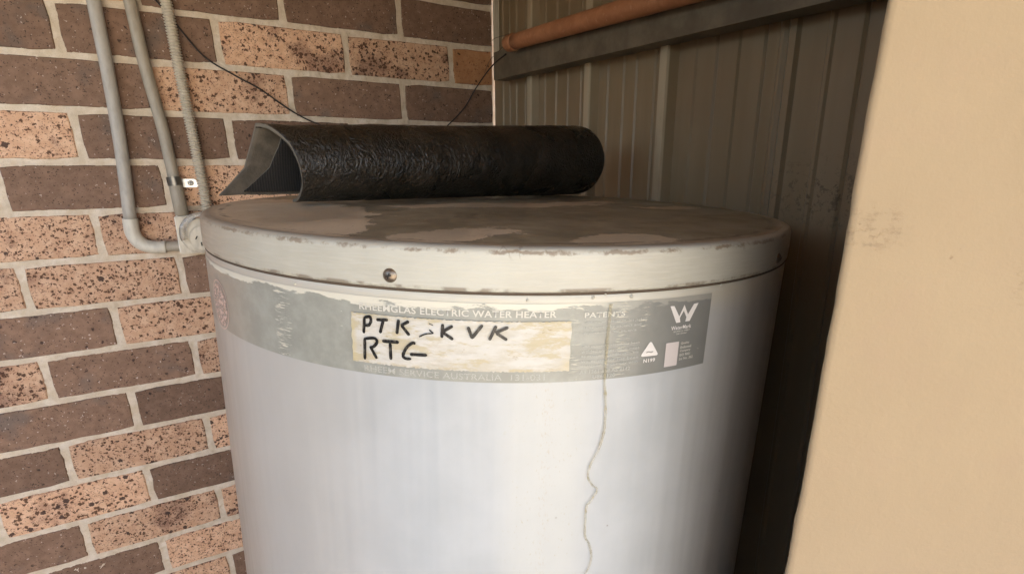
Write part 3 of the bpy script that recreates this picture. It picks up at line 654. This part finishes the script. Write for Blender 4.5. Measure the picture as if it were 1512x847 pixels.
# label band
def patch(name, s0, s1, h0, h1, r, mat, ns=40, nh=6, rag=0.0, parent=tank, hf=None):
    v, f, uv = [], [], []
    for i in range(nh+1):
        for k in range(ns+1):
            s = s0+(s1-s0)*k/ns; t = i/nh; h = h0+(h1-h0)*t
            if hf: h = hf(s, t)
            if rag:
                if k in (0, ns): s += rag*mnoise.noise(Vector((h*900, k, 2)))
                if i in (0, nh): h += rag*mnoise.noise(Vector((s*700, i, 5)))
            v.append(on(s, h, r)); uv.append((s, h))
    for i in range(nh):
        for k in range(ns): a = i*(ns+1)+k; f.append((a, a+1, a+ns+2, a+ns+1))
    return mesh(name, v, f, mat, parent, True, uv)
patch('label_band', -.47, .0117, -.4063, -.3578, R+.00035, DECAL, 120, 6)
cyl = lambda p, r: on(p[0], p[1], r)
def text(body, s0, s1, h0, h1, mat, r=R+.0008, bold=.0, name='printed_text', shear=0, skew=0):
    cu = bpy.data.curves.new(name, 'FONT'); cu.body = body; cu.offset = bold; cu.resolution_u = 3; cu.space_character = 1.05; cu.shear = shear
    to = bpy.data.objects.new(name, cu); COL.objects.link(to); bpy.context.view_layer.update()
    me = bpy.data.meshes.new_from_object(to.evaluated_get(bpy.context.evaluated_depsgraph_get()))
    bpy.data.objects.remove(to); bpy.data.curves.remove(cu)
    X = [q.co.x for q in me.vertices]; Y = [q.co.y for q in me.vertices]
    xa, xb, ya, yb = min(X), max(X), min(Y), max(Y); uv = []
    for q in me.vertices:
        s = s0+(q.co.x-xa)/(xb-xa)*(s1-s0); h = h0+(q.co.y-ya)/(yb-ya)*(h1-h0)+skew*(s-s0)
        q.co = on(s, h, r); uv.append((s, h))
    l = me.uv_layers.new(name='uv')
    for lp in me.loops: l.data[lp.index].uv = uv[lp.vertex_index]
    me.name = name; me.update(); return link(name, me, tank, (mat,))
text('RHEEMGLAS ELECTRIC WATER HEATER', -.2142, -.0980, -.3659, -.3618, INK_WHITE, bold=.018)
text('RHEEM SERVICE AUSTRALIA  131-031', -.2128, -.1032, -.4046, -.4006, INK_WORN, bold=.012)
text('PATENTS', -.0812, -.0555, -.3665, -.3633, INK_WHITE, bold=.02)
for i, (t, e) in enumerate((('The water heater in this jacket', -.0405), ('is covered by patents and', -.044), ('applications for patents', -.047))):
    text(t, -.0811, e, -.3705-.0032*i, -.3684-.0032*i, INK_FAINT, bold=.008)
for i, t in enumerate(('The pressure vessel has been', 'welded and tested to meet', 'approved standards. This', 'water heater has been', 'designed to comply with')):
    text(t, -.0818, -.0440, -.3852-.0031*i, -.3832-.0031*i, INK_FAINT, bold=.010)
text('AS 1361 and AS 3142', -.0822, -.0490, -.4015, -.3992, INK_FAINT, bold=.012)
text('U860120', -.0737, -.0590, -.4050, -.4025, INK_FAINT, bold=.012)
def poly(name, pts, mat, r, parent=tank):
    bm = bmesh.new(); vs = [bm.verts.new((s, h, 0)) for s, h in pts]; bm.faces.new(vs); bmesh.ops.triangulate(bm, faces=bm.faces[:])
    me = bpy.data.meshes.new(name); bm.to_mesh(me); bm.free()
    uv = [(q.co.x, q.co.y) for q in me.vertices]
    for q in me.vertices: q.co = on(q.co.x, q.co.y, r)
    l = me.uv_layers.new(name='uv')
    for lp in me.loops: l.data[lp.index].uv = uv[lp.vertex_index]
    return link(name, me, parent, (mat,))
poly('w_emblem', [(-.0237, -.3629), (-.0206, -.3630), (-.0158, -.3702), (-.0125, -.3630), (-.0087, -.3696), (-.0045, -.3632), (-.0006, -.3629), (-.0067, -.3742), (-.0103, -.3741), (-.0098, -.3712), (-.0125, -.3668), (-.0152, -.3712), (-.0144, -.3742), (-.0177, -.3743)], INK_CLEAN, R+.0008)
text('WaterMark', -.0212, -.0047, -.3788, -.3763, INK_CLEAN, bold=.02)
text('AS 3498 Lic WMKT', -.0192, -.0055, -.3806, -.3794, INK_WHITE, bold=.01)
text('SAI Global', -.0165, -.0082, -.3822, -.3811, INK_WHITE, bold=.01)
def rounded(tri, rad, n=5):
    out = []
    for i, p in enumerate(tri):
        a, b, c = Vector(tri[i-1]), Vector(p), Vector(tri[(i+1) % len(tri)])
        u, w = b+(a-b).normalized()*rad, b+(c-b).normalized()*rad
        for k in range(n+1): t = k/n; out.append(tuple((1-t)**2*u+2*t*(1-t)*b+t*t*w))
    return out
poly('triangle_emblem', rounded([(-.0427, -.3938), (-.0289, -.3941), (-.0358, -.3838)], .0022), INK_CLEAN, R+.0008)
text('~', -.0385, -.0335, -.3918, -.3906, DECAL, r=R+.0011, bold=.02)
text('N199', -.0399, -.0313, -.3981, -.3956, INK_CLEAN, bold=.03)
patch('pale_square', -.0238, -.0135, -.4031, -.3870, R+.0008, INK_PATCH, 4, 3)
for i, (t, w) in enumerate((('Quality', .0072), ('Endorsed', .0092), ('Company', .0090), ('ISO 9001', .0090), ('Lic No. 362', .0118))):
    text(t, -.0118, -.0118+w, -.3896-.00262*i, -.3878-.00262*i, INK_WHITE, bold=.022)
# faded round badge at far left
def ring(name, cs, ch, r0, r1, mat, r, n=48):
    v, f, uv = [], [], []
    for k in range(n):
        a = 2*PI*k/n
        for q in (r0, r1): s, h = cs+q*math.cos(a), ch+q*math.sin(a); v.append(on(s, h, r)); uv.append((s, h))
    for k in range(n): a, b = 2*k, 2*((k+1) % n); f.append((a, a+1, b+1, b))
    return mesh(name, v, f, mat, tank, False, uv)
ring('badge_rim', -.3655, -.3885, .0182, .0190, INK_PINK, R+.0008)
ring('badge_centre', -.3655, -.3885, .0005, .0165, INK_PINK2, R+.0008)

# tape with marker writing
patch('tape', -.2200, -.0888, -.3990, -.3682, R+.0010, TAPE, 120, 14, .0011)
def stroke(pts, w, mat=INK_BLACK, r=R+.0016, name='marker_stroke', taper=True, n=6, ragg=.12):
    P = smooth_path([(a, b, 0) for a, b in pts], n) if len(pts) > 2 else seg(Vector((*pts[0], 0)), Vector((*pts[1], 0)), 10)
    v, f, uv = [], [], []; N = len(P)
    for i, p in enumerate(P):
        d = (P[min(i+1, N-1)]-P[max(i-1, 0)]).normalized(); nrm = Vector((-d.y, d.x, 0))
        t = i/(N-1); k = min(1, .55+t*6, .55+(1-t)*5) if taper else 1
        k *= 1+ragg*mnoise.noise(Vector((p.x*900, p.y*900, 7)))
        for sg in (-1, 1): q = p+nrm*(sg*w/2*k); v.append(on(q.x, q.y, r)); uv.append((q.x, q.y))
    for i in range(N-1): f.append((2*i, 2*i+1, 2*i+3, 2*i+2))
    return mesh(name, v, f, mat, tank, False, uv)
ST = [[(-0.2106, -0.3703), (-0.2116, -0.3804)], [(-0.2108, -0.3706), (-0.2072, -0.3697), (-0.2065, -0.3721), (-0.2079, -0.3748), (-0.2107, -0.3755)],
 [(-0.203, -0.3711), (-0.1956, -0.3706)], [(-0.1985, -0.3708), (-0.201, -0.3792)], [(-0.1891, -0.3697), (-0.1904, -0.3787)], [(-0.1828, -0.3703), (-0.1878, -0.3732)], [(-0.1875, -0.3731), (-0.1828, -0.3789)],
 [(-0.163, -0.3706), (-0.1636, -0.379)], [(-0.1572, -0.3714), (-0.1632, -0.3753)], [(-0.163, -0.3756), (-0.157, -0.3797)],
 [(-0.2111, -0.3832), (-0.2117, -0.397)], [(-0.2114, -0.3838), (-0.205, -0.3828), (-0.2031, -0.3848), (-0.2054, -0.388), (-0.2082, -0.3889)], [(-0.2076, -0.3885), (-0.2037, -0.3956)],
 [(-0.1998, -0.3839), (-0.1893, -0.3837)], [(-0.1948, -0.3846), (-0.1947, -0.3952)], [(-0.1792, -0.3837), (-0.1814, -0.3836), (-0.185, -0.387), (-0.187, -0.3918), (-0.1854, -0.3934), (-0.182, -0.3934)], [(-0.1829, -0.3906), (-0.1723, -0.3903)],
 [(-0.1485, -0.3716), (-0.146, -0.3786)], [(-0.1402, -0.3702), (-0.1464, -0.3786)], [(-0.1324, -0.3705), (-0.1363, -0.3793)], [(-0.1256, -0.3713), (-0.133, -0.3748)], [(-0.1325, -0.3748), (-0.1261, -0.3791)]]
for i, p in enumerate(ST): stroke(p, .0019 if i != 13 else .0021, r=R+.0015+.00004*(i % 3))
stroke([(-0.177, -0.3793), (-0.1733, -0.3774), (-0.1684, -0.3765)], .0008, r=R+.0016); stroke([(-0.1708, -0.3746), (-0.1684, -0.3765)], .0008, r=R+.0017); stroke([(-0.171, -0.3708), (-0.1685, -0.3718)], .0004, r=R+.0016)
# dried run down the front
run = [(-.0655, -.3585), (-.0660, -.38), (-.0657, -.4058), (-.0637, -.4250), (-.0637, -.4425), (-.0665, -.4540), (-.0712, -.4640), (-.0722, -.4726), (-.0690, -.479), (-.0653, -.4835), (-.0700, -.4920), (-.0719, -.4951), (-.0716, -.5157), (-.0680, -.5240), (-.0658, -.5327), (-.0665, -.5420), (-.0700, -.5520), (-.0690, -.58), (-.072, -.62)]
stroke(run[:6], .0017, STAIN, R+.0012, 'dried_run', False, 8, .5); stroke(run[5:], .0011, STAIN, R+.0012, 'dried_run', False, 8, .5)
stroke([(a+.0007, b) for a, b in run[4:]], .0004, STAIN, R+.0014, 'dried_run', False, 8, .5)
# screws in the lid skirt
for s, h in ((-.1936, -.3440), (.1014, -.3438), (-.50, -.344)):
    a = s/R; ax = Vector((math.sin(a), -math.cos(a), 0)); c = Vector((RL*math.sin(a), -RL*math.cos(a), h-GZ))
    sc = disc_part('screw', c, .0042, .0006, SCREW, tank, ax, .0016, 24)
    sc.data.materials.append(SLOT)
    tgt = Vector((math.cos(a), math.sin(a), 0))
    for d1, d2 in ((tgt, Vector((0, 0, 1))), (Vector((0, 0, 1)), tgt)):
        d1_, d2_ = (d1+d2*.35).normalized(), (d2-d1*.35).normalized()
        b = c+ax*.00235; q = [b+d1_*.0018+d2_*.0004, b-d1_*.0018+d2_*.0004, b-d1_*.0018-d2_*.0004, b+d1_*.0018-d2_*.0004]
        mesh('screw_cross', q, [(0, 1, 2, 3)], SLOT, sc)
# paint beads below the seam
for s, h, r in ((-.0765, -.3545, .0012), (-.052, -.3548, .0013), (-.0690, -.3530, .0008), (-.262, -.356, .0011), (-.115, -.3557, .0010), (.02, -.3535, .0009)):
    a = s/R; disc_part('paint_bead', Vector((R*math.sin(a), -R*math.cos(a), h-GZ)), r, .0002, LIDPAINT, tank, Vector((math.sin(a), -math.cos(a), 0)), r*.6, 12)

# ---------------------------------------------------------------- rolled rubber mat on the lid
A, B = Vector((.064, -.645, 0)), Vector((.488, -.527, 0)); AX = (B-A).normalized(); LEN = (B-A).length; WB = Vector((-AX.y, AX.x, 0))
mat_t = empty('rolled_rubber_mat', (A.x, A.y, -.319), 'rolled black rubber mat lying on top of the tank lid', 'rubber mat')
L = Vector(mat_t.location)
def zlid(x, y): return -.3238-TILT*((x-CX)*TD.x+(y-CY)*TD.y)
def e_front(phi, turn):      # where the left end of the sheet is cut, by angle (0 front, 90 top, 180 back, 270 below)
    p = phi
    x = [-95, -30, 0, 30, 60, 90, 130, 180, 238]
    y1 = [.0, -.001, -.004, -.009, -.018, -.025, -.029, -.036, -.060]; y2 = [.06, .06, .05, .03, .010, -.002, -.006, -.015, -.040]
    return float(np.interp(p, x, y1 if turn == 0 else y2))
def roll_part(name, phi0, phi1, turn, rin, matl, th=.0034):
    NP, NSg = int((phi1-phi0)/3), 120; v, f, uv = [], [], []
    for i in range(NP+1):
        phi = phi0+(phi1-phi0)*i/NP; ph = math.radians(phi)
        e0 = e_front(phi, turn)
        for k in range(NSg+1):
            t = k/NSg; s = e0+(LEN-e0)*t
            q = max(0, min(1, s/LEN)); Rr = .0350+(.0510-.0350)*q - rin - .0000*phi
            if s > LEN-.016: Rr -= .010*((s-LEN+.016)/.016)**2.2
            c = A+AX*s; cc = Vector((c.x, c.y, zlid(c.x, c.y)+.0362+.0150*q+.0010))
            dist = 1+.020*mnoise.noise(Vector((s*7, phi*.012, turn*3)))
            sq = 1.0-.05*max(0, -math.sin(ph))
            n = -WB*math.cos(ph)*1.0+Vector((0, 0, 1))*math.sin(ph)
            rr_ = Rr*dist*sq + .0005*mnoise.noise(Vector((s*120, phi*.12, 1)))
            p = cc+n*rr_
            if phi > 95 and s < .10:          # the free end is creased along the top and falls away flat at the back
                w = min(1, (1-s/.10)*1.25)*.85; t2 = (phi-95)/145
                def at(q2): q3 = math.radians(q2); return cc+(-WB*math.cos(q3)+Vector((0, 0, 1))*math.sin(q3))*rr_
                p = p.lerp(at(95).lerp(at(240), t2), w)
            if s < 0 and phi > 200: p.z += .0
            v.append(p-L); uv.append((s, ph*.045))
    for i in range(NP):
        for k in range(NSg): a = i*(NSg+1)+k; f.append((a, a+NSg+2-1, a+NSg+2, a+1))
    o = mesh(name, v, f, [matl, RUBBER_EDGE], mat_t, True, uv)
    md = o.modifiers.new('thickness', 'SOLIDIFY'); md.thickness = th; md.offset = 0; md.material_offset_rim = 1
    return o
roll_part('outer_wrap', -95, 100, 0, 0, RUBBER)
roll_part('back_wrap', 100, 238, 0, .0004, RUBBER_GREY)
roll_part('inner_wrap', 60, 240, 1, .0046, RUBBER_WOVEN, .0028)
roll_part('inner_core', -95, 100, 1, .0055, RUBBER_WOVEN, .0028)
